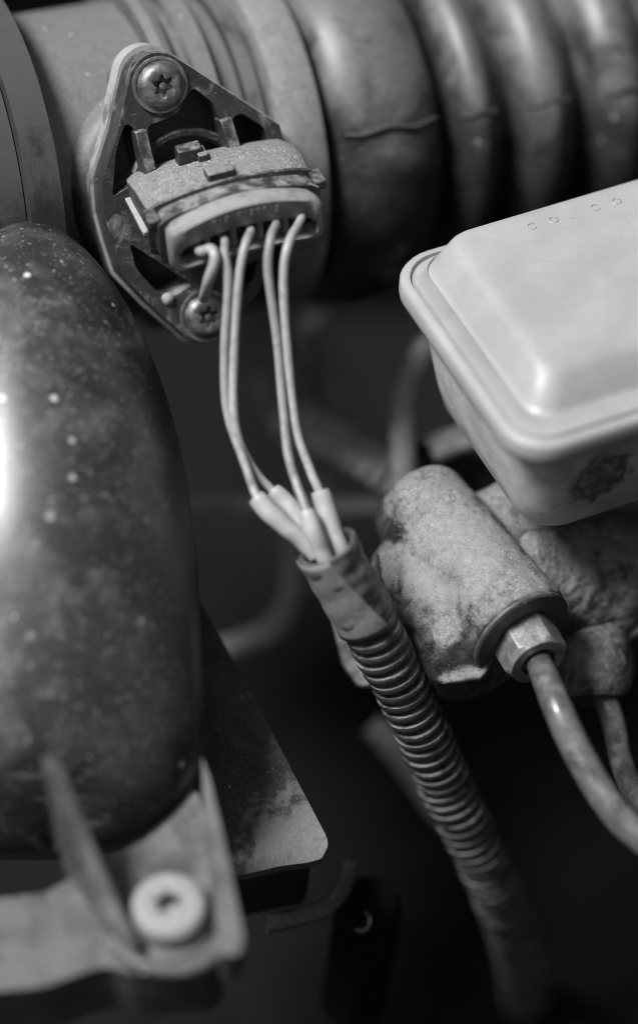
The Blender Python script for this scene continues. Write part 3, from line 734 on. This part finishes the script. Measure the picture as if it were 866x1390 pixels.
# ------------------------------------------------------------------ dark steel box beside the cover
bxn = Vector((0.05, 0.45, 0.89)).normalized()
BO = P(380, 1120, 6)
def bx_(x, y, h=0): return on_plane(x, y, BO, bxn) + bxn * h
sb = thing('steel_box', P(360, 1200, -10), 'dark dusty steel housing wedged beside the domed cover', 'housing')
top = rounded([bx_(x, y) for x, y in ((262, 800), (283, 835), (352, 960), (444, 1136), (446, 1148), (437, 1166), (418, 1171), (380, 1176), (330, 1188), (290, 1194), (270, 1000))], 0.7)
tpn = obj('top_panel', prism(top, bxn, 3.0), 'box', sb, smooth=30, bevel=0.6)
print('STAIN', (W(bx_(392, 1135)) - wloc(tpn)) * 1000)
side = rounded([bx_(x, y, -3.4) for x, y in ((258, 815), (278, 848), (340, 965), (428, 1140), (420, 1158), (330, 1176), (285, 1182), (262, 1000))], 1.6)
obj('side_wall', prism(side, bxn, 26), 'bgdark', sb, smooth=30, bevel=0.6)
lp = [P(362, 1254, -4), P(400, 1246, -6), P(436, 1234, -8), P(460, 1214, -10), P(470, 1192, -12), P(474, 1172, -14)]
obj('lip', tube(lp, lambda s, t: 1.5 + 0.5 * math.cos(2 * t), 14, 0.8), 'coverlite', sb, smooth=50)
kc = thing('ribbed_cap', P(505, 1320, -30), 'dark ribbed cap half hidden beside the steel housing', 'cap')
ka = Vector((0.1, 0.75, 0.65)).normalized()
obj('cap_body', lathe(P(500, 1235, -24), ka, [(-30, 6.5), (-2, 6.6), (2, 6.4), (4, 5.6), (5, 4), (5.2, 0)], 72, wob=lambda s, t: 0.25 * math.cos(18 * t) if s < 3 else 0), 'bay', kc, smooth=40)
obj('wire_loop', tube([P(490 + 12 * math.cos(R_(a)), 1250 + 14 * math.sin(R_(a)), -13) for a in range(-70, 150, 20)], 0.4, 8, 0.6), 'box', kc)

# ------------------------------------------------------------------ blurred things deeper in the bay
def bgtube(name, pts, r, m, label, cat, part=None, corr=0, group=None):
    t = thing(name, pts[-1], label, cat, group)
    rad = (lambda s, tt: r * (1 + (0.10 if (s % corr) < corr * .55 else -0.05))) if corr else (lambda s, tt: r * (1 + 0.02 * math.sin(s * .3)))
    obj(part or 'hose_wall', tube(pts, rad, 24, min(1.0, corr / 6) if corr else 1.5), m, t, smooth=50)
    return t
bgtube('corrugated_conduit', [P(385, 560, -62), P(440, 592, -58), P(500, 622, -56), P(560, 660, -60), P(640, 720, -75)], 4.6, 'bglight', 'grey corrugated conduit passing behind the rounded casting end', 'conduit', corr=3.0)
bgtube('corrugated_conduit', [P(330, 340, -75), P(345, 420, -72), P(372, 500, -74), P(420, 580, -90), P(470, 660, -110)], 6.2, 'bggrey', 'thick dark corrugated conduit hanging behind the sensor wires', 'conduit', corr=3.6)
vh = bgtube('vacuum_hose', [P(640, 430, -70), P(585, 465, -55), P(556, 510, -46), P(546, 570, -42), P(548, 640, -40), P(552, 720, -44)], 2.7, 'bggrey', 'grey bent hose rising behind the rounded casting end', 'hose')
br = thing('bracket', P(450, 600, -95), 'grey bent bracket strip hanging below the ribbed hose', 'bracket')
bpts = [P(424, 340, -70), P(432, 400, -70), P(440, 470, -74), P(456, 560, -82), P(470, 640, -95)]
obj('strip', tube(bpts, lambda s, t: 1.6 + 1.5 * abs(math.cos(t)), 12, 1.5), 'bggrey', br)
obj('pin', lathe(P(428, 418, -66), Vector((0.3, .5, 0.8)), [(-5, 3.2), (2, 3.2), (3, 2.4), (3, 0)], 24), 'bglight', br)
bgtube('coolant_stub', [P(585, 612, -46), P(612, 600, -46), P(650, 588, -46), P(720, 560, -50)], 3.0, 'bglight', 'pale pipe stub pointing out from under the reservoir', 'pipe stub', 'stub')
bgtube('cable', [P(240, 694, -70), P(300, 680, -68), P(400, 690, -66), P(520, 686, -66), P(640, 676, -70)], 2.6, 'bggrey', 'grey cable crossing behind the pale wire sleeves', 'cable', 'sheath')
bgtube('cable', [P(250, 900, -80), P(330, 872, -78), P(372, 850, -78), P(398, 800, -84), P(404, 720, -95)], 2.8, 'bggrey', 'grey cable bending upward behind the taped conduit end', 'cable', 'sheath')
bgtube('rod', [P(505, 985, -70), P(530, 1010, -70), P(590, 1090, -80), P(640, 1150, -95)], 2.8, 'bggrey', 'grey rod crossing behind the ribbed conduit of the harness', 'rod', 'shaft')
bgtube('coolant_pipe', [P(700, 655, -60), P(640, 640, -58), P(600, 625, -58), P(560, 640, -62)], 5.0, 'bgdark', 'dark thick pipe in the gap between reservoir and casting', 'pipe', 'shaft')
tr = thing('pulley_housing', P(760, 1420, -110), 'dark rounded casting deep below the bent brake pipe', 'casting')
obj('shell', lathe(P(790, 1420, -110), Vector((0.05, .8, .6)), [(-20, 36), (0, 36), (6, 34), (9, 29), (10, 12), (13, 11), (14, 9), (14, 0)], 64), 'bgdark', tr, smooth=40)
